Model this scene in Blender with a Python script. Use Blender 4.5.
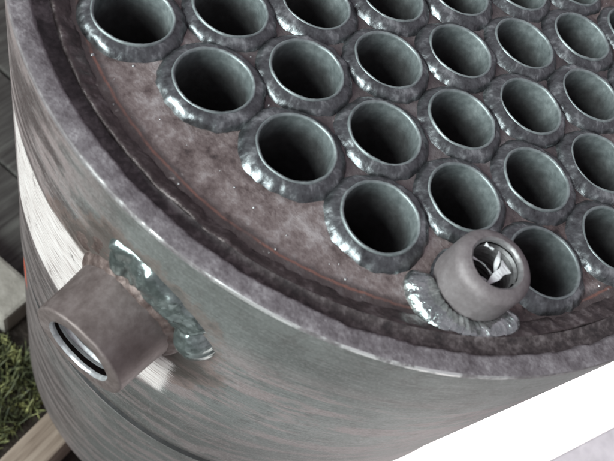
import bpy, bmesh, math, random
from mathutils import Matrix, Vector, noise, geometry
random.seed(7)
R_ = math.radians
scene = bpy.context.scene
for o in list(bpy.data.objects): bpy.data.objects.remove(o)
COL = scene.collection

# ------------------------------------------------------------------ camera
S = 0.06                      # tube pitch in metres
ZL = 0.721                    # height of the tube ends above the ground
cam_d = bpy.data.cameras.new('camera')
cam = bpy.data.objects.new('camera', cam_d); COL.objects.link(cam)
rows = [[0.767584, -0.637375, 0.067586], [0.558212, 0.612954, -0.559184], [0.314983, 0.466948, 0.826284]]
M = Matrix(rows).to_4x4(); M.translation = Vector((0.070594, -0.395514, 0.289305 + ZL))
cam.matrix_world = M
cam_d.sensor_width = 36; cam_d.lens = 39.746; cam_d.clip_start = 0.01; cam_d.clip_end = 200
cam_d.dof.use_dof = True; cam_d.dof.focus_distance = 0.46; cam_d.dof.aperture_fstop = 12.0
scene.camera = cam

# ------------------------------------------------------------------ light
w = bpy.data.worlds.new('World'); scene.world = w; w.use_nodes = True
bg = w.node_tree.nodes['Background']; bg.inputs[0].default_value = (0.78, 0.71, 0.80, 1); bg.inputs[1].default_value = 0.43

def lamp(name, kind, loc, target, energy, color, **kw):
    d = bpy.data.lights.new(name, kind); d.energy = energy; d.color = color
    for k, v in kw.items(): setattr(d, k, v)
    o = bpy.data.objects.new(name, d); COL.objects.link(o); o.location = loc
    o.rotation_euler = (Vector(target) - Vector(loc)).to_track_quat('-Z', 'Y').to_euler()
    return o
# the open side of the shed: soft daylight from the viewer's left
lamp('daylight_opening', 'AREA', (-1.10, -2.35, 1.78), (0, 0, 0.7), 138, (0.88, 1.0, 0.995), shape='RECTANGLE', size=2.2, size_y=1.3)
# sunlight falling on the concrete floor past the vessel
lamp('sun_pool', 'SPOT', (1.25, 0.75, 2.2), (0.66, 0.36, 0), 1100, (1.0, 0.97, 0.96), spot_size=R_(34), spot_blend=0.25, shadow_soft_size=0.03)

scene.view_settings.view_transform = 'Standard'; scene.view_settings.look = 'None'
scene.view_settings.exposure = 0.0; scene.view_settings.gamma = 1.0
scene.render.engine = 'CYCLES'

# ------------------------------------------------------------------ node helpers
class NT:
    def __init__(s, name):
        s.m = bpy.data.materials.new(name); s.m.use_nodes = True; s.t = s.m.node_tree
        s.b = s.t.nodes['Principled BSDF']; s.co = s.t.nodes.new('ShaderNodeTexCoord').outputs['Object']
    def n(s, kind, **kw):
        x = s.t.nodes.new(kind)
        for k, v in kw.items(): setattr(x, k, v)
        return x
    def link(s, a, b): s.t.links.new(a, b)
    def put(s, sock, v):
        if isinstance(v, bpy.types.NodeSocket): s.link(v, sock)
        else: sock.default_value = v
    def math(s, op, a, b=0.0, c=0.0, clamp=False):
        x = s.n('ShaderNodeMath', operation=op, use_clamp=clamp)
        s.put(x.inputs[0], a); s.put(x.inputs[1], b); s.put(x.inputs[2], c); return x.outputs[0]
    def noise(s, scale, detail=4, rough=0.6, vec=None, dist=0.0):
        x = s.n('ShaderNodeTexNoise'); s.link(vec or s.co, x.inputs['Vector'])
        x.inputs['Scale'].default_value = scale; x.inputs['Detail'].default_value = detail
        x.inputs['Roughness'].default_value = rough; x.inputs['Distortion'].default_value = dist
        return x.outputs['Fac']
    def ramp(s, f, stops):
        x = s.n('ShaderNodeValToRGB'); s.link(f, x.inputs[0]); e = x.color_ramp.elements
        while len(e) < len(stops): e.new(0.5)
        for k, (p, c) in enumerate(stops):
            e[k].position = p; e[k].color = (*c, 1) if not isinstance(c, float) else (c, c, c, 1)
        return x.outputs[0]
    def mix(s, f, a, b):
        x = s.n('ShaderNodeMix', data_type='RGBA')
        s.put(x.inputs[0], f)
        s.put(x.inputs[6], a if isinstance(a, bpy.types.NodeSocket) else (*a, 1))
        s.put(x.inputs[7], b if isinstance(b, bpy.types.NodeSocket) else (*b, 1))
        return x.outputs[2]
    def smooth(s, v, lo, hi):
        x = s.n('ShaderNodeMapRange', interpolation_type='SMOOTHSTEP')
        s.put(x.inputs[0], v); s.put(x.inputs[1], lo); s.put(x.inputs[2], hi); return x.outputs[0]
    def bump(s, h, strength, dist, prev=None):
        x = s.n('ShaderNodeBump'); s.link(h, x.inputs['Height'])
        x.inputs['Strength'].default_value = strength; x.inputs['Distance'].default_value = dist
        if prev: s.link(prev, x.inputs['Normal'])
        return x.outputs[0]
    def set(s, col=None, rough=None, metal=None, nor=None):
        if col is not None: s.put(s.b.inputs['Base Color'], col if isinstance(col, bpy.types.NodeSocket) else (*col, 1))
        if rough is not None: s.put(s.b.inputs['Roughness'], rough)
        if metal is not None: s.put(s.b.inputs['Metallic'], metal)
        if nor is not None: s.link(nor, s.b.inputs['Normal'])
        return s.m
    def cyl(s, ax=1.0, az=1.0):
        """(arc length, height) on the vessel's wall; also returns angle in degrees and height in pitches"""
        sp = s.n('ShaderNodeSeparateXYZ'); s.link(s.co, sp.inputs[0])
        th = s.math('ARCTAN2', sp.outputs[1], sp.outputs[0])
        deg = s.math('MULTIPLY', th, 180 / math.pi)
        zp = s.math('MULTIPLY', s.math('SUBTRACT', sp.outputs[2], ZL), 1 / S)
        cb = s.n('ShaderNodeCombineXYZ'); s.link(s.math('MULTIPLY', th, 0.26 * ax), cb.inputs[0]); s.link(s.math('MULTIPLY', sp.outputs[2], az), cb.inputs[1])
        return cb.outputs[0], deg, zp

def metal(name, dark, mid, light, scale=30, rough=(0.35, 0.6), met=0.7, bump=0.35, bd=0.0012, fine=400, lo=0.35, hi=0.68):
    t = NT(name)
    a = t.noise(scale, 6, 0.65); b = t.noise(fine, 3, 0.6); c = t.noise(scale * 4.3, 4, 0.7)
    f = t.math('ADD', t.math('MULTIPLY', a, 0.6), t.math('ADD', t.math('MULTIPLY', c, 0.28), t.math('MULTIPLY', b, 0.12)))
    col = t.ramp(f, [(lo, dark), ((lo + hi) / 2, mid), (hi, light)])
    r = t.ramp(c, [(0.3, float(rough[0])), (0.7, float(rough[1]))])
    n1 = t.bump(f, bump, bd); n2 = t.bump(b, bump * 0.6, bd * 0.25, n1)
    return t.set(col, r, met, n2)

# wall of the vessel: brushed round and round, rust streaks, white paint band, a red smear
def shell_material():
    t = NT('shell_steel')
    vec, deg, zp = t.cyl(1.0, 9.0)
    vec2, _, _ = t.cyl(1.0, 26.0)
    vec3, _, _ = t.cyl(1.0, 4.5)
    st = t.noise(14, 6, 0.66, vec3, 0.4); st2 = t.noise(40, 6, 0.72, vec2); mo = t.noise(55, 6, 0.7); bl = t.noise(11, 5, 0.6); fi = t.noise(420, 3, 0.6)
    base0 = t.ramp(bl, [(0.32, (0.115, 0.118, 0.11)), (0.5, (0.18, 0.187, 0.176)), (0.7, (0.25, 0.253, 0.243))])
    leftb = t.smooth(t.math('ADD', deg, t.math('MULTIPLY', t.math('SUBTRACT', bl, 0.5), 40.0)), -92.0, -112.0)
    base = t.mix(leftb, base0, t.ramp(bl, [(0.32, (0.095, 0.073, 0.07)), (0.5, (0.175, 0.138, 0.133)), (0.7, (0.28, 0.24, 0.235))]))
    rust = t.smooth(st, 0.46, 0.58)
    low = t.smooth(zp, -0.55, -1.3)
    left = t.smooth(deg, -88.0, -112.0)
    rm = t.math('MULTIPLY', rust, t.math('MAXIMUM', t.math('MULTIPLY', low, 0.9), left))
    col = t.mix(rm, base, t.mix(bl, (0.17, 0.125, 0.12), (0.33, 0.27, 0.262)))
    col = t.mix(t.math('MULTIPLY', t.smooth(st2, 0.53, 0.63), 0.62), col, (0.065, 0.056, 0.053))
    col = t.mix(t.math('MULTIPLY', t.smooth(st2, 0.46, 0.34), 0.42), col, (0.36, 0.355, 0.345))
    col = t.mix(t.math('MULTIPLY', t.smooth(mo, 0.52, 0.66), 0.45), col, (0.09, 0.08, 0.075))
    col = t.mix(t.math('MULTIPLY', left, t.math('MULTIPLY', t.smooth(st, 0.50, 0.40), 0.8)), col, (0.075, 0.055, 0.053))
    col = t.mix(t.math('MULTIPLY', t.smooth(t.math('ADD', zp, t.math('MULTIPLY', t.math('SUBTRACT', mo, 0.5), 3.0)), -2.2, -3.8), 0.5), col, (0.085, 0.074, 0.07))
    gr = t.noise(650, 2, 0.5)
    col = t.mix(t.math('MULTIPLY', t.smooth(gr, 0.5, 0.68), 0.18), col, (0.40, 0.385, 0.38))
    col = t.mix(t.math('MULTIPLY', t.smooth(gr, 0.5, 0.32), 0.18), col, (0.06, 0.055, 0.055))
    # heat-darkened steel round the side coupling
    arc = t.math('MULTIPLY', t.math('ADD', deg, 91.85), math.pi / 180 * 4.33)
    dz = t.math('ADD', zp, 1.554)
    rad = t.math('SQRT', t.math('ADD', t.math('MULTIPLY', arc, arc), t.math('MULTIPLY', dz, dz)))
    radn = t.math('ADD', rad, t.math('MULTIPLY', t.math('ADD', t.math('SUBTRACT', bl, 0.5), t.math('MULTIPLY', t.math('SUBTRACT', mo, 0.5), 0.7)), 1.3))
    heat = t.math('MULTIPLY', t.smooth(radn, 1.35, 0.95), 0.7)
    col = t.mix(heat, col, (0.085, 0.06, 0.05))
    ring = t.math('MULTIPLY', t.smooth(t.math('ABSOLUTE', t.math('SUBTRACT', radn, 1.17)), 0.12, 0.0), 0.28)
    col = t.mix(ring, col, (0.26, 0.17, 0.14))
    # brushed-on white paint
    nz = t.math('MULTIPLY', t.math('SUBTRACT', st2, 0.5), 9.0)
    hi = t.math('ADD', t.math('MULTIPLY', t.math('SUBTRACT', bl, 0.5), 0.35), -1.42)
    lo = t.math('ADD', t.math('MULTIPLY', t.math('SUBTRACT', bl, 0.5), 0.35), -3.10)
    m = t.math('MULTIPLY', t.smooth(zp, t.math('ADD', hi, 0.05), t.math('SUBTRACT', hi, 0.05)), t.smooth(zp, t.math('SUBTRACT', lo, 0.06), t.math('ADD', lo, 0.06)))
    m = t.math('MULTIPLY', m, t.smooth(t.math('ADD', deg, nz), -82.9, -83.3))
    m = t.math('MULTIPLY', m, t.smooth(t.math('SUBTRACT', deg, t.math('MULTIPLY', nz, 0.6)), -127.0, -123.0))
    block = t.math('MULTIPLY', t.smooth(deg, -93.5, -92.5), t.smooth(zp, -2.06, -1.98))
    m = t.math('MULTIPLY', m, t.math('SUBTRACT', 1.0, block))
    wear = t.math('MAXIMUM', t.smooth(st2, 0.53, 0.60), t.smooth(mo, 0.58, 0.66))
    m = t.math('MULTIPLY', m, t.math('SUBTRACT', 1.0, t.math('MULTIPLY', wear, 0.65)))
    paint = t.ramp(st2, [(0.36, (0.70, 0.655, 0.635)), (0.5, (0.60, 0.54, 0.515)), (0.6, (0.40, 0.32, 0.30))])
    col = t.mix(m, col, paint)
    # red smear low on the flank
    rd = t.math('MULTIPLY', t.math('MULTIPLY', t.smooth(deg, -129.0, -128.0), t.smooth(deg, -123.0, -124.5)),
                t.math('MULTIPLY', t.smooth(zp, -6.1, -5.9), t.smooth(t.math('ADD', zp, t.math('MULTIPLY', nz, 0.06)), -5.1, -5.3)))
    col = t.mix(t.math('MULTIPLY', rd, 0.9), col, (0.55, 0.10, 0.05))
    rough = t.math('ADD', t.math('MULTIPLY', st2, 0.25), t.math('ADD', 0.47, t.math('MULTIPLY', m, 0.25)))
    met = t.math('MULTIPLY', t.math('SUBTRACT', 1.0, m), t.math('SUBTRACT', 0.40, t.math('MULTIPLY', rm, 0.3)))
    n1 = t.bump(st2, 0.22, 0.0008); n2 = t.bump(fi, 0.30, 0.0004, n1); n3 = t.bump(bl, 0.25, 0.003, n2)
    return t.set(col, rough, met, n3)

def sheet_material():
    t = NT('tube_sheet_steel')
    a = t.noise(16, 6, 0.62); b = t.noise(70, 5, 0.7); f = t.noise(380, 3, 0.6)
    g = t.noise(190, 4, 0.75); mixv = t.math('ADD', t.math('MULTIPLY', a, 0.45), t.math('ADD', t.math('MULTIPLY', b, 0.35), t.math('MULTIPLY', g, 0.2)))
    col = t.ramp(mixv, [(0.40, (0.06, 0.048, 0.048)), (0.46, (0.18, 0.138, 0.13)), (0.53, (0.32, 0.262, 0.25)), (0.60, (0.52, 0.47, 0.46))])
    sp = t.n('ShaderNodeSeparateXYZ'); t.link(t.co, sp.inputs[0])
    rad = t.math('MULTIPLY', t.math('SQRT', t.math('ADD', t.math('MULTIPLY', sp.outputs[0], sp.outputs[0]), t.math('MULTIPLY', sp.outputs[1], sp.outputs[1]))), 1 / S)
    radn = t.math('ADD', rad, t.math('MULTIPLY', t.math('SUBTRACT', b, 0.5), 0.25))
    at = t.n('ShaderNodeAttribute', attribute_name='heat')
    ht = t.smooth(t.math('ADD', at.outputs['Fac'], t.math('MULTIPLY', t.math('SUBTRACT', b, 0.5), 0.9)), 0.15, 0.85)
    col = t.mix(t.math('MULTIPLY', ht, 0.8), col, (0.085, 0.07, 0.072))
    # burnt dark among the tubes and next to the corner weld, a thin rust line between
    col = t.mix(t.math('MULTIPLY', t.smooth(radn, 2.95, 2.55), 0.65), col, (0.115, 0.105, 0.11))
    col = t.mix(t.math('MULTIPLY', t.smooth(radn, 3.62, 3.70), 0.75), col, (0.075, 0.06, 0.06))
    line = t.smooth(t.math('ABSOLUTE', t.math('SUBTRACT', t.math('ADD', rad, t.math('MULTIPLY', t.math('SUBTRACT', b, 0.5), 0.06)), 3.705)), 0.022, 0.0)
    col = t.mix(t.math('MULTIPLY', line, t.math('MULTIPLY', t.smooth(a, 0.40, 0.55), 0.85)), col, (0.34, 0.165, 0.13))
    dots = t.n('ShaderNodeTexVoronoi'); t.link(t.co, dots.inputs['Vector']); dots.inputs['Scale'].default_value = 210
    dm = t.math('MULTIPLY', t.smooth(dots.outputs['Distance'], 0.24, 0.10), t.smooth(b, 0.52, 0.60))
    col = t.mix(t.math('MULTIPLY', dm, 0.6), col, (0.55, 0.50, 0.48))
    r = t.ramp(b, [(0.3, 0.34), (0.7, 0.62)])
    n1 = t.bump(mixv, 0.75, 0.003); n2 = t.bump(f, 0.4, 0.0004, n1)
    return t.set(col, r, 0.45, n2)

MAT = {}
MAT['shell'] = shell_material()
MAT['sheet'] = sheet_material()
MAT['rim'] = metal('flame_cut_edge', (0.105, 0.088, 0.094), (0.225, 0.20, 0.21), (0.42, 0.39, 0.40), scale=95, rough=(0.5, 0.75), met=0.25, bump=1.0, bd=0.0012, fine=520)
def edge_material():
    t = NT('arris_highlight'); _, deg, zp = t.cyl(); a = t.noise(45, 4, 0.7); b = t.noise(300, 3)
    m = t.math('MULTIPLY', t.math('MULTIPLY', t.smooth(deg, -106.0, -92.0), t.smooth(deg, -38.0, -60.0)), t.smooth(a, 0.42, 0.58))  # highlight painted as a pale strip along one stretch of the arris
    col = t.mix(m, t.ramp(b, [(0.3, (0.12, 0.105, 0.107)), (0.7, (0.25, 0.225, 0.228))]), (0.9, 0.89, 0.87))
    return t.set(col, t.math('SUBTRACT', 0.62, t.math('MULTIPLY', m, 0.3)), t.math('ADD', 0.2, t.math('MULTIPLY', m, 0.6)), t.bump(b, 0.3, 0.0005))
MAT['edge'] = edge_material()
MAT['seam'] = metal('seam_shade', (0.008, 0.007, 0.007), (0.014, 0.012, 0.012), (0.03, 0.027, 0.027), scale=50, rough=(0.6, 0.8), met=0.1, bump=0.4)  # near-black colour stands in for the shadow inside the seam groove
def groove_material():
    t = NT('groove_steel'); _, deg, zp = t.cyl(); a = t.noise(75, 5, 0.7); b = t.noise(330, 3)  # mottled dark tone that changes a little round the circle
    f = t.math('ADD', t.math('MULTIPLY', a, 0.65), t.math('MULTIPLY', b, 0.35))
    d = t.ramp(f, [(0.37, (0.045, 0.04, 0.041)), (0.5, (0.10, 0.088, 0.09)), (0.63, (0.22, 0.20, 0.202))])
    c = t.ramp(f, [(0.40, (0.04, 0.032, 0.033)), (0.5, (0.085, 0.068, 0.068)), (0.62, (0.20, 0.17, 0.17))])
    return t.set(t.mix(t.smooth(deg, -105.0, -75.0), d, c), 0.65, 0.3, t.bump(f, 0.7, 0.0015))
MAT['groove'] = groove_material()
MAT['ridge'] = metal('corner_weld_steel', (0.055, 0.045, 0.045), (0.13, 0.105, 0.103), (0.36, 0.32, 0.315), scale=85, rough=(0.3, 0.55), met=0.7, bump=0.7, bd=0.0015)
def tube_material():
    t = NT('tube_steel'); a = t.noise(55, 6, 0.65); c = t.noise(230, 4, 0.7)
    f = t.math('ADD', t.math('MULTIPLY', a, 0.65), t.math('MULTIPLY', c, 0.35))
    mouth_tone = t.ramp(f, [(0.33, (0.19, 0.22, 0.22)), (0.5, (0.28, 0.315, 0.315)), (0.68, (0.39, 0.43, 0.425))])
    scale = t.ramp(f, [(0.33, (0.062, 0.06, 0.06)), (0.5, (0.085, 0.084, 0.084)), (0.68, (0.12, 0.118, 0.118))])  # shade deep in the bore, painted as a darker colour
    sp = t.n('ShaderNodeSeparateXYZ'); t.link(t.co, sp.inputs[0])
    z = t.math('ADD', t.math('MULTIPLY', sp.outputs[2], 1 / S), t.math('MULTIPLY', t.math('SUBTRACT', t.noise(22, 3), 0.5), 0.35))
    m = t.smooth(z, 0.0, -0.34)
    return t.set(t.mix(m, mouth_tone, scale), t.ramp(c, [(0.3, 0.38), (0.7, 0.58)]), t.math('SUBTRACT', 0.6, t.math('MULTIPLY', m, 0.3)), t.bump(f, 0.35, 0.0008))
MAT['tube'] = tube_material()
MAT['weld'] = metal('weld_steel', (0.07, 0.07, 0.074), (0.19, 0.202, 0.207), (0.58, 0.62, 0.62), scale=34, rough=(0.24, 0.42), met=0.85, bump=0.45, bd=0.0012, fine=600, lo=0.38, hi=0.66)
MAT['bright_weld'] = metal('fresh_weld_steel', (0.22, 0.25, 0.25), (0.52, 0.57, 0.56), (0.88, 0.9, 0.89), scale=70, rough=(0.14, 0.30), met=0.95, bump=0.9, bd=0.0010, fine=600)
MAT['glassy_weld'] = metal('slag_filmed_weld', (0.09, 0.105, 0.10), (0.21, 0.245, 0.235), (0.5, 0.56, 0.54), scale=45, rough=(0.10, 0.28), met=0.75, bump=0.3, bd=0.0015)
MAT['burnt_weld'] = metal('burnt_weld_steel', (0.07, 0.05, 0.045), (0.14, 0.10, 0.09), (0.26, 0.20, 0.18), scale=60, rough=(0.35, 0.6), met=0.5, bump=0.5)
MAT['coupling'] = metal('forged_steel', (0.12, 0.092, 0.085), (0.195, 0.157, 0.148), (0.285, 0.24, 0.23), scale=38, rough=(0.45, 0.62), met=0.45, bump=0.35, bd=0.0008)
MAT['grey_coupling'] = metal('grey_forged_steel', (0.175, 0.15, 0.15), (0.225, 0.197, 0.198), (0.285, 0.255, 0.256), scale=120, rough=(0.52, 0.68), met=0.3, bump=0.4, bd=0.0008)
MAT['thread'] = metal('cut_thread_steel', (0.30, 0.30, 0.31), (0.5, 0.5, 0.51), (0.72, 0.72, 0.72), scale=60, rough=(0.3, 0.45), met=0.55, bump=0.15)
MAT['dull_thread'] = metal('dull_thread_steel', (0.14, 0.135, 0.135), (0.26, 0.25, 0.25), (0.42, 0.41, 0.41), scale=60, rough=(0.35, 0.5), met=0.5, bump=0.2)
MAT['dark'] = NT('bore_dark').set((0.012, 0.011, 0.011), 0.8, 0.1)  # near-black, stands in for the darkness at the end of the bores
MAT['spatter'] = metal('spatter_steel', (0.35, 0.35, 0.35), (0.55, 0.55, 0.55), (0.8, 0.8, 0.8), scale=90, rough=(0.25, 0.45), met=0.8, bump=0.2)

def earth_material():
    t = NT('dark_earth'); a = t.noise(9, 6, 0.65); b = t.noise(60, 5, 0.7)
    col = t.ramp(t.math('ADD', t.math('MULTIPLY', a, .5), t.math('MULTIPLY', b, .5)), [(0.36, (0.018, 0.014, 0.011)), (0.52, (0.05, 0.036, 0.028)), (0.66, (0.11, 0.085, 0.07))])
    return t.set(col, 0.9, 0.0, t.bump(b, 0.8, 0.02))
def concrete_material():
    t = NT('pale_concrete'); a = t.noise(5, 6, 0.6); b = t.noise(90, 5, 0.7)
    col = t.ramp(t.math('ADD', t.math('MULTIPLY', a, .6), t.math('MULTIPLY', b, .4)), [(0.35, (0.44, 0.42, 0.42)), (0.65, (0.60, 0.585, 0.58))])
    return t.set(col, 0.85, 0.0, t.bump(b, 0.4, 0.004))
def wood_material(name, c0, c1, c2):
    t = NT(name); mp = t.n('ShaderNodeMapping'); t.link(t.co, mp.inputs[0]); mp.inputs['Scale'].default_value = (14, 0.9, 14)
    a = t.noise(6, 5, 0.65, mp.outputs[0], 0.6); b = t.noise(8, 4, 0.6)
    col = t.ramp(t.math('ADD', t.math('MULTIPLY', a, .7), t.math('MULTIPLY', b, .3)), [(0.36, c0), (0.5, c1), (0.64, c2)])
    return t.set(col, 0.8, 0.0, t.bump(a, 0.5, 0.004))
MAT['earth'] = earth_material(); MAT['concrete'] = concrete_material()
MAT['wood'] = wood_material('sawn_timber', (0.13, 0.09, 0.065), (0.25, 0.19, 0.145), (0.36, 0.29, 0.23))
MAT['old_wood'] = wood_material('weathered_board', (0.025, 0.02, 0.018), (0.05, 0.044, 0.04), (0.10, 0.095, 0.085))
def leaf_material():
    t = NT('grass_blade'); a = t.noise(26, 4, 0.7)
    col = t.ramp(a, [(0.36, (0.025, 0.03, 0.016)), (0.52, (0.09, 0.10, 0.04)), (0.64, (0.55, 0.55, 0.22))])
    return t.set(col, 0.6, 0.0)
MAT['grass'] = leaf_material()
MAT['block'] = metal('pale_block', (0.22, 0.20, 0.17), (0.34, 0.31, 0.27), (0.45, 0.42, 0.38), scale=25, rough=(0.8, 0.95), met=0.0, bump=0.6, bd=0.003)
MAT['plate'] = metal('floor_shade_grey', (0.058, 0.056, 0.064), (0.08, 0.077, 0.087), (0.11, 0.106, 0.118), scale=30, rough=(0.6, 0.8), met=0.0, bump=0.3)  # grey painted in for the less lit corner of the floor

# ------------------------------------------------------------------ object helpers
def link_mesh(name, me, mats, parent=None, loc=None, smooth=True):
    o = bpy.data.objects.new(name, me); COL.objects.link(o)
    for m in (mats if isinstance(mats, (list, tuple)) else [mats]):
        if m.name not in [x.name for x in me.materials if x]: me.materials.append(m)
    if smooth: me.polygons.foreach_set('use_smooth', [True] * len(me.polygons))
    if parent: o.parent = parent
    if loc: o.location = loc
    return o
def mesh_from(name, v, f):
    me = bpy.data.meshes.new(name); me.from_pydata(v, [], f); me.update(); return me
def lathe_mesh(name, prof, segs=96, disp=None, close=False):
    """prof: list of (r, z[, slot]); disp(i_profile, angle, r, z) -> (r, z)"""
    v = []; f = []; n = len(prof)
    for k in range(segs):
        a = 2 * math.pi * k / segs; c, s = math.cos(a), math.sin(a)
        for i, q in enumerate(prof):
            r, z = q[0], q[1]
            if disp: r, z = disp(i, a, r, z)
            v.append((r * c, r * s, z))
    m = n if close else n - 1
    slots = []
    for k in range(segs):
        k2 = (k + 1) % segs
        for i in range(m):
            j = (i + 1) % n
            f.append((k * n + i, k2 * n + i, k2 * n + j, k * n + j))
            slots.append(prof[i][2] if len(prof[i]) > 2 else 0)
    me = mesh_from(name, v, f)
    if any(slots): me.polygons.foreach_set('material_index', slots)
    return me
def box(name, x0, x1, y0, y1, z0, z1, mat, bev=0.003, parent=None):
    c = ((x0 + x1) / 2, (y0 + y1) / 2, z0)
    bm = bmesh.new(); bmesh.ops.create_cube(bm, size=1)
    for q in bm.verts: q.co = Vector((q.co.x * (x1 - x0), q.co.y * (y1 - y0), (q.co.z + 0.5) * (z1 - z0)))
    if bev: bmesh.ops.bevel(bm, geom=list(bm.edges), offset=bev, segments=2, profile=0.6, affect='EDGES')
    me = bpy.data.meshes.new(name); bm.to_mesh(me); bm.free()
    return link_mesh(name, me, mat, parent, c, smooth=False)
def tag(o, label=None, cat=None, group=None, kind=None):
    for k, v in (('label', label), ('category', cat), ('group', group), ('kind', kind)):
        if v: o[k] = v
    return o
def nz(x, y, z): return noise.noise(Vector((x, y, z)))

# ------------------------------------------------------------------ ground
tag(link_mesh('ground', mesh_from('ground', [(-6, -6, 0), (6, -6, 0), (6, 6, 0), (-6, 6, 0)], [(0, 1, 2, 3)]), MAT['earth'], smooth=False), kind='structure')
tag(box('concrete_floor', 0.19, 3.2, -1.2, 3.0, 0.0, 0.02, MAT['concrete'], 0.004), kind='structure')

# ------------------------------------------------------------------ the vessel
RO, RI = 4.33, 4.13
ves = bpy.data.objects.new('heat_exchanger', None); COL.objects.link(ves); ves.empty_display_size = 0.1
ves.location = (0, 0, 0)
tag(ves, 'cylindrical steel heat exchanger with welded tube ends standing on timber battens', 'heat exchanger')
def Z(z): return ZL + z * S

# shell wall: from the bevelled foot up to just under the rim, a groove at the lower seam
pr = [(RI, -10.35), (RO - .16, -10.36), (RO - .05, -10.30), (RO, -10.16), (RO, -9.6)]
z = -9.6
while z < -5.1: z += .4; pr.append((RO, min(z, -5.06)))
pr = [q for q in pr if q[1] <= -5.06]
if pr[-1][1] < -5.06: pr.append((RO, -5.06, 1))
pr[-1] = (RO, -5.13)
pr += [(RO, -5.105), (RO - .004, -5.10, 1)]
pr += [(RO - .22, -5.05, 1), (RO - .22, -4.78, 1), (RO + .02, -4.77), (RO + .012, -4.6)]
z = -4.6
while z < -.25: z += .2; pr.append((RO, z))
pr += [(RO, 0.03), (RO - .001, 0.05), (RO - .012, 0.07)]
def shell_disp(i, a, r, z):
    d = .010 * nz(math.cos(a) * 2.2, math.sin(a) * 2.2, z * .35)
    return (r + d) * S, Z(z)
shell = link_mesh('shell', lathe_mesh('shell', pr, 256, shell_disp), [MAT['shell'], MAT['seam']], ves)
# rim: rounded arris with a painted highlight, rough flame-cut top, inner face down into the groove
pr = [(RO, .050, 1), (RO, .088, 1), (RO - .005, .096, 1), (RO - .013, .0995), (RO - .05, .100)]
pr += [(RO - .06 - .028 * k, .099 + .002 * math.sin(k)) for k in range(1, 5)]
pr += [(RI + .012, .096), (RI, .082), (RI - .012, .03), (RI - .02, -.05), (RI - .025, -.30)]
def rim_disp(i, a, r, z):
    c, s = math.cos(a) * 4, math.sin(a) * 4
    if i >= 4:
        z += .010 * nz(c * 9, s * 9, r * 9) + .006 * nz(c * 30, s * 30, r * 30)
    if i >= 8:
        r += .022 * nz(c * 3.0, s * 3.0, 3.1) + .012 * nz(c * 12, s * 12, 1.7)
    r += .010 * nz(c * .55, s * .55, z * .35) if i < 3 else 0
    return r * S, Z(z)
link_mesh('rim', lathe_mesh('rim', pr, 720, rim_disp), [MAT['rim'], MAT['edge']], shell)
# groove floor between the rim and the corner weld
pr = [(RI + .02, -.03), (RI - .03, -.05), (RI - .09, -.065), (3.99, -.06), (3.95, -.04)]
def gr_disp(i, a, r, z):
    c, s = math.cos(a) * 4, math.sin(a) * 4
    return r * S, Z(z + .075 * max(0, min(1, (math.degrees((a + math.pi) % (2 * math.pi) - math.pi) + 100) / 35)) + .012 * nz(c * 6, s * 6, r * 6))
link_mesh('groove', lathe_mesh('groove', pr, 360, gr_disp), MAT['groove'], ves)
# corner weld: a low ridge that runs round the plate
prw = [(3.965, -.16), (3.962, -.06), (3.955, -.02), (3.935, .0), (3.91, -.012), (3.88, -.035), (3.84, -.06), (3.80, -.085), (3.765, -.105), (3.74, -.135)]
def cw_disp(i, a, r, z):
    c, s = math.cos(a) * 4, math.sin(a) * 4
    k = a * 150 + 1.5 * nz(c * 2, s * 2, 0); sc = abs(math.sin(k * .5))
    wgt = (0, .4, 1, 1, 1, 1, 1, .8, .4, 0)[i]
    z += wgt * (.012 * sc + .022 * nz(c * 5, s * 5, r * 4) + .012 * nz(c * 17, s * 17, r * 12) - .012)
    r += wgt * .018 * nz(c * 4, s * 4, 7.3)
    return r * S, Z(z)
link_mesh('corner_weld', lathe_mesh('corner_weld', prw, 900, cw_disp), MAT['ridge'], ves)

# tube positions: a triangular lattice, given from the vessel's centre, in pitches
CX, CY = 1.8005, 2.6890
pos = []
for i in range(-8, 12):
    for j in range(-8, 12):
        x, y = i + j * .5 - CX, j * math.sqrt(3) / 2 - CY
        d = math.hypot(x, y)
        if d < 3.46: pos.append((x, y))
TCX, TCY = 4.022 - CX, 0.105 - CY              # the upright coupling
pos = [q for q in pos if math.hypot(q[0] - TCX, q[1] - TCY) > .6]
TR = .400                                         # outer radius of a tube

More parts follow.
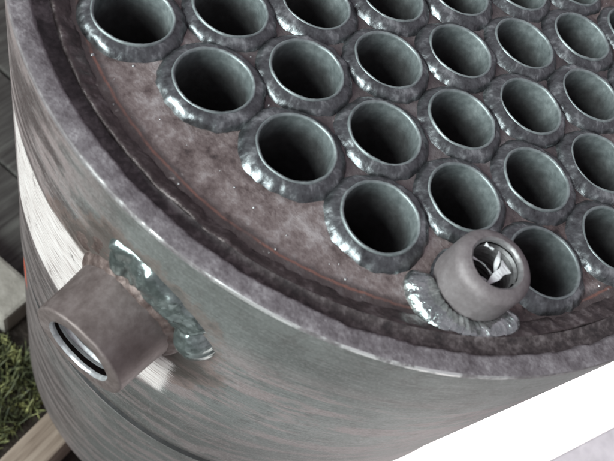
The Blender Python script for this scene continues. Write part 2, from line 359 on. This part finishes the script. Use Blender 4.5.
# tube sheet with real holes
def build_sheet():
    zt = -.10
    pts = []; edges = []
    n0 = 0
    def ring(cx, cy, r, n):
        k0 = len(pts)
        for k in range(n):
            a = 2 * math.pi * k / n; pts.append(Vector((cx + r * math.cos(a), cy + r * math.sin(a))))
        for k in range(n): edges.append((k0 + k, k0 + (k + 1) % n))
    ring(0, 0, 3.80, 200)
    holes = [(x, y, TR + .004) for x, y in pos] + [(TCX, TCY, .30)]
    for x, y, r in holes: ring(x, y, r, 40)
    st = .062
    g = int(3.8 / st) + 1
    for a in range(-g, g + 1):
        for b in range(-g, g + 1):
            x = a * st + (b % 2) * st * .5 + random.uniform(-.01, .01); y = b * st * .87 + random.uniform(-.01, .01)
            if math.hypot(x, y) > 3.74: continue
            if any((x - h[0]) ** 2 + (y - h[1]) ** 2 < (h[2] + .03) ** 2 for h in holes): continue
            pts.append(Vector((x, y)))
    vo, eo, fo, _, _, _ = geometry.delaunay_2d_cdt(pts, edges, [], 0, 1e-5)
    fs = []
    for f in fo:
        c = sum((vo[k] for k in f), Vector((0, 0))) / len(f)
        if c.length > 3.8: continue
        if any((c.x - h[0]) ** 2 + (c.y - h[1]) ** 2 < (h[2] * .985) ** 2 for h in holes): continue
        if len(f) == 3 and (vo[f[1]] - vo[f[0]]).cross(vo[f[2]] - vo[f[0]]) < 0: f = list(reversed(f))
        fs.append(tuple(f))
    V = []
    for q in vo:
        zz = zt + .018 * nz(q.x * 1.3, q.y * 1.3, 1) + .010 * nz(q.x * 4, q.y * 4, 2) + .006 * nz(q.x * 11, q.y * 11, 5)
        V.append((q.x * S, q.y * S, Z(zz)))
    me = mesh_from('tube_sheet', V, fs)
    at = me.attributes.new('heat', 'FLOAT', 'POINT')
    for k, q in enumerate(vo):
        d = min(math.hypot(q.x - x, q.y - y) for x, y in pos + [(TCX, TCY)])
        at.data[k].value = max(0.0, min(1.0, (.70 - d) / .2))
    return me
sheet = link_mesh('tube_sheet', build_sheet(), MAT['sheet'], ves)

# weld fillet maker: profile of unit steps between the inner and the outer foot
def fillet(name, ri, zi, ro, zo, bulge, seed, n_rip=38, segs=168, amp=.012, wob=.02, lump=None, rowsn=11, cover=None):
    rnd = random.Random(seed); ox = rnd.uniform(0, 90)
    lumps = lump or [(rnd.uniform(0, 6.28), rnd.uniform(.10, .2), rnd.uniform(.008, .022)) for _ in range(2)]
    v = []; f = []
    for k in range(segs):
        a = 2 * math.pi * k / segs; c, s = math.cos(a), math.sin(a)
        roo = ro + wob * nz(c * 1.6 + ox, s * 1.6, 0) + wob * .5 * nz(c * 6 + ox, s * 6, 2)
        ph = (a * n_rip / (2 * math.pi) + .55 * nz(c * 3 + ox, s * 3, 5)) % 1.0
        sc = (1 - (2 * ph - 1) ** 2)
        lm = sum(h * math.exp(-(((a - b + math.pi) % (2 * math.pi) - math.pi) / wd) ** 2) for b, wd, h in lumps)
        cv = cover(a) if cover else 1.0
        for i in range(rowsn):
            t = i / (rowsn - 1)
            # ripples lag along the bead: a chevron
            ph2 = (ph + .35 * math.sin(t * math.pi)) % 1.0
            sc2 = 1 - (2 * ph2 - 1) ** 2
            r = ri + (roo - ri) * (t * cv if cover else t); z = zi + (zo - zi) * t
            e = math.sin(math.pi * t)
            L = math.hypot(ro - ri, zi - zo); nr, nz_ = (zi - zo) / L, (ro - ri) / L
            d = e * (bulge * cv + amp * cv * (sc2 - .4) + lm + amp * 1.1 * nz(c * 9 + ox, s * 9, t * 3 + seed))
            v.append(((r + nr * d) * S * c, (r + nr * d) * S * s, (z + nz_ * d) * S))
    for k in range(segs):
        k2 = (k + 1) % segs
        for i in range(rowsn - 1):
            f.append((k * rowsn + i, k * rowsn + i + 1, k2 * rowsn + i + 1, k2 * rowsn + i))
    return mesh_from(name, v, f)

# one tube: rounded lip, bore running down into the dark
RB = .362
tp = [(TR, -.30), (TR, -.05), (TR - .002, -.016), (TR - .007, -.002), (TR - .014, .004), (TR - .022, .003), (RB + .005, -.007), (RB + .001, -.016), (RB, -.03), (RB - .001, -.10), (RB, -.3), (RB, -.7), (RB, -1.2), (RB, -2), (RB, -3.2), (RB, -5.0)]
tube_meshes = []
for sd in range(5):
    def td(i, a, r, z, sd=sd):
        c, s = math.cos(a), math.sin(a)
        k = 1 if 1 <= i <= 8 else 0
        return (r + k * .005 * nz(c * 2.5 + sd * 9, s * 2.5, 1)) * S, (z + k * .010 * nz(c * 1.8 + sd * 5, s * 1.8, 4) + k * .004 * nz(c * 8 + sd, s * 8, 4)) * S
    tube_meshes.append(lathe_mesh('tube', tp, 96, td))
weld_meshes = [fillet('weld_bead', TR - .006, -.010, .520 + .006 * (k % 4), -.12, .014 + .005 * (k % 3), 11 + k * 7, n_rip=17 + 3 * (k % 4), amp=.004, wob=.035,
               lump=[(random.uniform(0, 6.28), random.uniform(.07, .3), random.uniform(-.016, .024)) for _ in range(5)]) for k in range(10)]
for k, (x, y) in enumerate(pos):
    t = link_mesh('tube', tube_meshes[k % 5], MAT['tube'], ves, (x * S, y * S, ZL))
    t.rotation_euler.z = random.uniform(0, 6.28); t.location.z += random.uniform(-.0007, .0007)
    wv = link_mesh('weld_bead', weld_meshes[(k * 3) % 10], MAT['weld'], t)
    wv.rotation_euler = (random.uniform(-.02, .02), random.uniform(-.02, .02), random.uniform(0, 6.28))

# spatter on the plate
def spatter():
    v = []; f = []
    for _ in range(420):
        a = random.uniform(0, 6.28); r = 3.75 * math.sqrt(random.uniform(.25, 1))
        x, y = r * math.cos(a), r * math.sin(a)
        if any((x - q[0]) ** 2 + (y - q[1]) ** 2 < .54 ** 2 for q in pos): continue
        if math.hypot(x - TCX, y - TCY) < .72: continue
        rad = random.choice((.006, .008, .010, .014, .018)) * random.uniform(.7, 1.2)
        zz = -.10 + .018 * nz(x * 1.3, y * 1.3, 1) + .010 * nz(x * 4, y * 4, 2)
        b = len(v)
        for lat in (0, .6, 1.15):
            for k in range(7):
                aa = k * 6.283 / 7; rr = rad * math.cos(lat)
                v.append(((x + rr * math.cos(aa)) * S, (y + rr * math.sin(aa)) * S, Z(zz - .003 + rad * .8 * math.sin(lat))))
        v.append((x * S, y * S, Z(zz - .003 + rad * .85)))
        for l in range(2):
            for k in range(7): f.append((b + l * 7 + k, b + l * 7 + (k + 1) % 7, b + l * 7 + 7 + (k + 1) % 7, b + l * 7 + 7 + k))
        for k in range(7): f.append((b + 14 + k, b + 14 + (k + 1) % 7, b + 21))
    return mesh_from('weld_spatter', v, f)
tag(link_mesh('weld_spatter', spatter(), MAT['spatter'], sheet), kind='stuff')

# ------------------------------------------------------------------ couplings
def coupling_body(name, rc, rb, h, round_out, segs=96, seed=0, flare=0.0, chamfer=.04):
    pr = [(rc + flare, 0), (rc + flare * .75, h * .2), (rc + flare * .35, h * .5), (rc, h - round_out)]
    for k in range(1, 9):
        a = k / 8 * math.pi / 2
        pr.append((rc - round_out * (1 - math.cos(a)), h - round_out + round_out * math.sin(a)))
    pr += [(rc - round_out - (rc - round_out - rb - chamfer) * .5, h + .001), (rb + chamfer + .003, h, 0), (rb + chamfer, h - .001, 1), (rb + chamfer - .004, h - .005, 1), (rb + .004, h - chamfer, 1), (rb, h - chamfer - .01, 1), (rb, h - chamfer - .03, 1)]
    def d(i, a, r, z):
        c, s = math.cos(a), math.sin(a)
        return (r + .004 * nz(c * 3 + seed, s * 3, z * 4) + .002 * nz(c * 12 + seed, s * 12, z * 14)) * S, (z + .004 * nz(c * 5 + seed, s * 5, r * 6)) * S
    return lathe_mesh(name, pr, segs, d)
def thread_mesh(name, rb, z0, z1, pitch, segs=72):
    pr = []; n = int((z1 - z0) / pitch)
    for k in range(n):
        zz = z1 - k * pitch
        pr += [(rb, zz), (rb, zz - pitch * .12), (rb + .032, zz - pitch * .5), (rb + .032, zz - pitch * .6)]
    pr.append((rb, z1 - n * pitch))
    v = []; f = []; m = len(pr)
    for k in range(segs + 1):
        a = 2 * math.pi * k / segs
        for r, z in pr: v.append((r * S * math.cos(a), r * S * math.sin(a), (z - pitch * k / segs) * S))
    for k in range(segs):
        for i in range(m - 1): f.append((k * m + i, k * m + m + i, k * m + m + i + 1, k * m + i + 1))
    return mesh_from(name, v, f)
def disc_mesh(name, r, z, segs=48):
    v = [(r * S * math.cos(2 * math.pi * k / segs), r * S * math.sin(2 * math.pi * k / segs), z * S) for k in range(segs)]
    return mesh_from(name, v, [tuple(range(segs))])

def bead(name, a0, a1, rc, hw, ht, seed, n_rip, amp, segs=150, rows=16, z0=-.02, wrap=False, rough=.02, cap=9):
    """a run of weld laid along an arc: half-elliptic section with overlapping crescents, rounded ends"""
    v = []; f = []; L = abs(a1 - a0) * 1.6
    for k in range(segs + 1):
        u = k / segs; a = a0 + (a1 - a0) * u; c, s_ = math.cos(a), math.sin(a)
        e = min(1.0, math.sqrt(max(0.0, 1 - max(0.0, 1 - u * cap) ** 2))) * min(1.0, math.sqrt(max(0.0, 1 - max(0.0, 1 - (1 - u) * cap) ** 2)))
        rcc = rc(u) if callable(rc) else rc
        h2w = (hw(u) if callable(hw) else hw) * (.25 + .75 * e) * (1 + .10 * nz(u * 9, seed, 1))
        for i in range(rows + 1):
            t = -1 + 2 * i / rows
            q = math.sin(t * math.pi / 2)
            ph = (u * n_rip + .9 * q * q + .35 * nz(u * 7, q * 1.3, seed)) % 1.0
            hh = (ht(u) if callable(ht) else ht) * e
            z = z0 + math.sqrt(max(0, 1 - q * q)) * (hh + amp * e * (ph ** 1.6 - .4) + rough * e * nz(u * L * 3, q * 1.5, seed + 3) + rough * .3 * nz(u * L * 9, q * 4, seed))
            rr = rcc + q * h2w * (1 + .06 * nz(u * L * 5, q * 2, seed + 9))
            x, y = rr * c, rr * s_
            if wrap: z -= RO - math.sqrt(max(0, RO * RO - x * x))
            v.append((x * S, y * S, z * S))
    n = rows + 1
    for k in range(segs):
        for i in range(rows): f.append((k * n + i, k * n + i + 1, k * n + n + i + 1, k * n + n + i) if a1 > a0 else (k * n + i, k * n + n + i, k * n + n + i + 1, k * n + i + 1))
    return mesh_from(name, v, f)

# upright coupling on the tube sheet
h1 = .495
up = link_mesh('pipe_coupling', coupling_body('pipe_coupling', .372, .228, h1, .115, seed=3, flare=.006, chamfer=.022), [MAT['grey_coupling'], MAT['dull_thread']], ves, (TCX * S, TCY * S, Z(-.1)))
tag(up, 'short upright grey threaded coupling welded between tube ends and rim')
link_mesh('thread', thread_mesh('thread', .219, -.35, h1 - .045, .055), MAT['dull_thread'], up)
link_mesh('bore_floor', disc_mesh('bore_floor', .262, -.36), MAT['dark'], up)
wb = link_mesh('weld_bead', bead('weld_bead', R_(-152), R_(10), lambda u: .505 - .035 * max(0, u - .5) * 2, lambda u: .172 - .05 * max(0, u - .5) * 2, lambda u: .135 - .045 * max(0, u - .45), 5.3, 21, .013, segs=260, rows=22, rough=.025), MAT['bright_weld'], up)
link_mesh('weld_bead', fillet('weld_bead', .345, .045, .42, -.02, .006, 9, n_rip=30, amp=.004, wob=.015), MAT['weld'], up)
# bright strips added to stand in for reflections off the thread in its bore
def glint_strips():
    v = []; f = []
    # each strip: root and tip in pitches from the bore's axis, width, sag
    for n, (p0, p1, wd, sag) in enumerate([((-.20, -.06, .40), (.04, -.01, .33), .03, .03), ((.10, .10, .41), (.05, -.17, .33), .11, .03), ((-.02, .17, .42), (.06, .0, .35), .045, -.01), ((-.06, -.19, .37), (.05, -.08, .31), .035, .01), ((.0, -.21, .38), (.08, -.10, .33), .03, .01), ((-.17, .12, .44), (-.08, .14, .43), .02, .0)]):
        p0, p1 = Vector(p0), Vector(p1); d = (p1 - p0).normalized(); sd = d.cross(Vector((0, 0, 1))).normalized(); b = len(v); K = 10
        for k in range(K):
            t = k / (K - 1); c = p0.lerp(p1, t) + Vector((0, 0, sag * math.sin(t * math.pi)))
            wv = wd * (1.02 - t ** 1.5) * (1 + .25 * math.sin(9 * t + n * 2))
            for sgn in (-1, 1):
                for th in (0, .006):
                    q = c + sd * (sgn * wv / 2) + Vector((0, 0, th + sgn * .018 * math.sin(4 * t + n))); v.append((q.x * S, q.y * S, q.z * S))
        for k in range(K - 1):
            p, q = b + k * 4, b + k * 4 + 4
            f += [(p, p + 2, q + 2, q), (p + 1, q + 1, q + 3, p + 3), (p, q, q + 1, p + 1), (p + 2, p + 3, q + 3, q + 2)]
        f += [(b, b + 1, b + 3, b + 2), (b + K * 4 - 4, b + K * 4 - 2, b + K * 4 - 1, b + K * 4 - 3)]
    return mesh_from('bore_glints', v, f)
mglint = metal('glint_white', (0.8, 0.8, 0.81), (0.9, 0.9, 0.9), (0.95, 0.95, 0.95), scale=50, rough=(0.3, 0.5), met=0.0, bump=0.2)  # near-white colour that paints the glints
tag(link_mesh('bore_glints', glint_strips(), mglint, None, (TCX * S, TCY * S, Z(-.1)), smooth=False), 'bright strips added for the glints in the bore of the upright coupling', 'glint_strips')

# coupling on the flank, its axis pointing straight out of the wall
TH = R_(-91.85)
ax = Vector((math.cos(TH), math.sin(TH), 0)); tv = Vector((-ax.y, ax.x, 0)); up_v = Vector((0, 0, 1))
mw = Matrix((( tv.x, up_v.x, ax.x, ax.x * (RO - .04) * S), (tv.y, up_v.y, ax.y, ax.y * (RO - .04) * S), (tv.z, up_v.z, ax.z, Z(-1.554)), (0, 0, 0, 1)))
h2 = .63 + .04
sc_ = link_mesh('pipe_coupling', coupling_body('pipe_coupling', .535, .35, h2, .03, seed=8, flare=.045, chamfer=.02), [MAT['coupling'], MAT['thread']], ves)
sc_.matrix_local = mw
tag(sc_, 'dark brown threaded coupling sticking out of the shell wall')
link_mesh('thread', thread_mesh('thread', .338, -.1, h2 - .04, .075), MAT['thread'], sc_)
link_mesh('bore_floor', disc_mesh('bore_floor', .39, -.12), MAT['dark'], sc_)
main = link_mesh('weld_bead', bead('weld_bead', R_(112), R_(36), .83, lambda u: .25 + .03 * math.sin(u * 6), lambda u: .13 + .02 * math.cos(u * 11), 3.1, 5, .010, segs=140, rows=24, z0=.0, wrap=True, rough=.05), MAT['glassy_weld'], sc_)
link_mesh('weld_bead', bead('weld_bead', R_(44), R_(8), .83, .20, .20, 8.8, 1, .0, segs=60, rows=20, z0=.0, wrap=True, rough=.03, cap=2), MAT['glassy_weld'], sc_)
link_mesh('weld_bead', bead('weld_bead', R_(168), R_(108), .78, .16, .05, 6.2, 6, .008, segs=90, rows=16, z0=.0, wrap=True, rough=.03), MAT['burnt_weld'], sc_)
def bend(me):
    """wrap a flat fillet onto the curved wall"""
    for q in me.vertices:
        x = q.co.x; q.co.z -= (RO * S - math.sqrt(max(0, (RO * S) ** 2 - x * x)))
    return me
link_mesh('weld_bead', bend(fillet('weld_bead', .525, .14, .66, .02, .015, 21, n_rip=26, amp=.012, wob=.04)), MAT['burnt_weld'], sc_)

# ------------------------------------------------------------------ what shows behind
def batten(x0, x1, label): return tag(box('timber_batten', x0, x1, -.42, .40, 0.0, (Z(-10.36)) - 0.0005, MAT['wood'], .004), label, 'timber')
batten(-.092, -.048, 'pale sawn timber batten under the foot of the vessel')
tag(box('timber_batten', .09, .134, -.20, .22, 0.0, Z(-10.36) - .0005, MAT['wood'], .004), 'short timber batten under the vessel next to the concrete floor', 'timber')
tag(box('stone_block', -.40, -.232, -.185, -.12, 0.0, .055, MAT['block'], .006), 'pale rough block lying on the earth beside the vessel', 'block')
for k, (y0, y1, x0, lab) in enumerate([(-.115, -.002, -.62, 'dark weathered board lying next to the pale block'), (.0, .121, -.75, 'dark weathered board in the middle of the three boards'), (.125, .28, -.9, 'dark weathered board farthest from the pale block')]):
    tag(box('weathered_board', x0, -.27, y0, y1, 0.0, .022 + .004 * k, MAT['old_wood'], .003), lab, 'board', 'boards lying on the earth')
def grass():
    v = []; f = []; rnd = random.Random(3)
    for _ in range(2600):
        x = rnd.uniform(-.30, -.12); y = rnd.uniform(-.34, -.19)
        if -.10 < x < -.04: continue
        a = rnd.uniform(0, 6.28); h = rnd.uniform(.008, .035); wd = rnd.uniform(.0005, .0013); ln = rnd.uniform(.1, .9) * h
        c, s = math.cos(a), math.sin(a); b = len(v)
        for t in (0, .5, .85):
            wv = wd * (1 - t * .6); q = ln * t * t
            v.append((x + q * c - wv * s, y + q * s + wv * c, h * t)); v.append((x + q * c + wv * s, y + q * s - wv * c, h * t))
        v.append((x + ln * c, y + ln * s, h * .97))
        f += [(b, b + 1, b + 3, b + 2), (b + 2, b + 3, b + 5, b + 4), (b + 4, b + 5, b + 6)]
    return mesh_from('grass', v, f)
tag(link_mesh('grass', grass(), MAT['grass'], smooth=False), 'yellow green grass on the dark earth by the block', 'grass', kind='stuff')
pl = box('floor_shade', 0, .5, -.45, 0, 0.0205, .0255, MAT['plate'], .001)  # added slab, its grey stands in for the dimmer floor corner
pl.location = (.60, .24, .0205)
# far edge of this added patch follows the line where the floor turns dimmer
dx, dy = .643 - .554, .391 - .236
ang = math.atan2(dy, dx)
pl.rotation_euler.z = ang
mid = Vector((.60, .314)); nrm = Vector((math.sin(ang), -math.cos(ang)))
pl.location = (mid.x + nrm.x * .225, mid.y + nrm.y * .225, .0205)
tag(pl, 'grey patch added for the dimmer corner of the sunlit concrete floor', 'sheet')
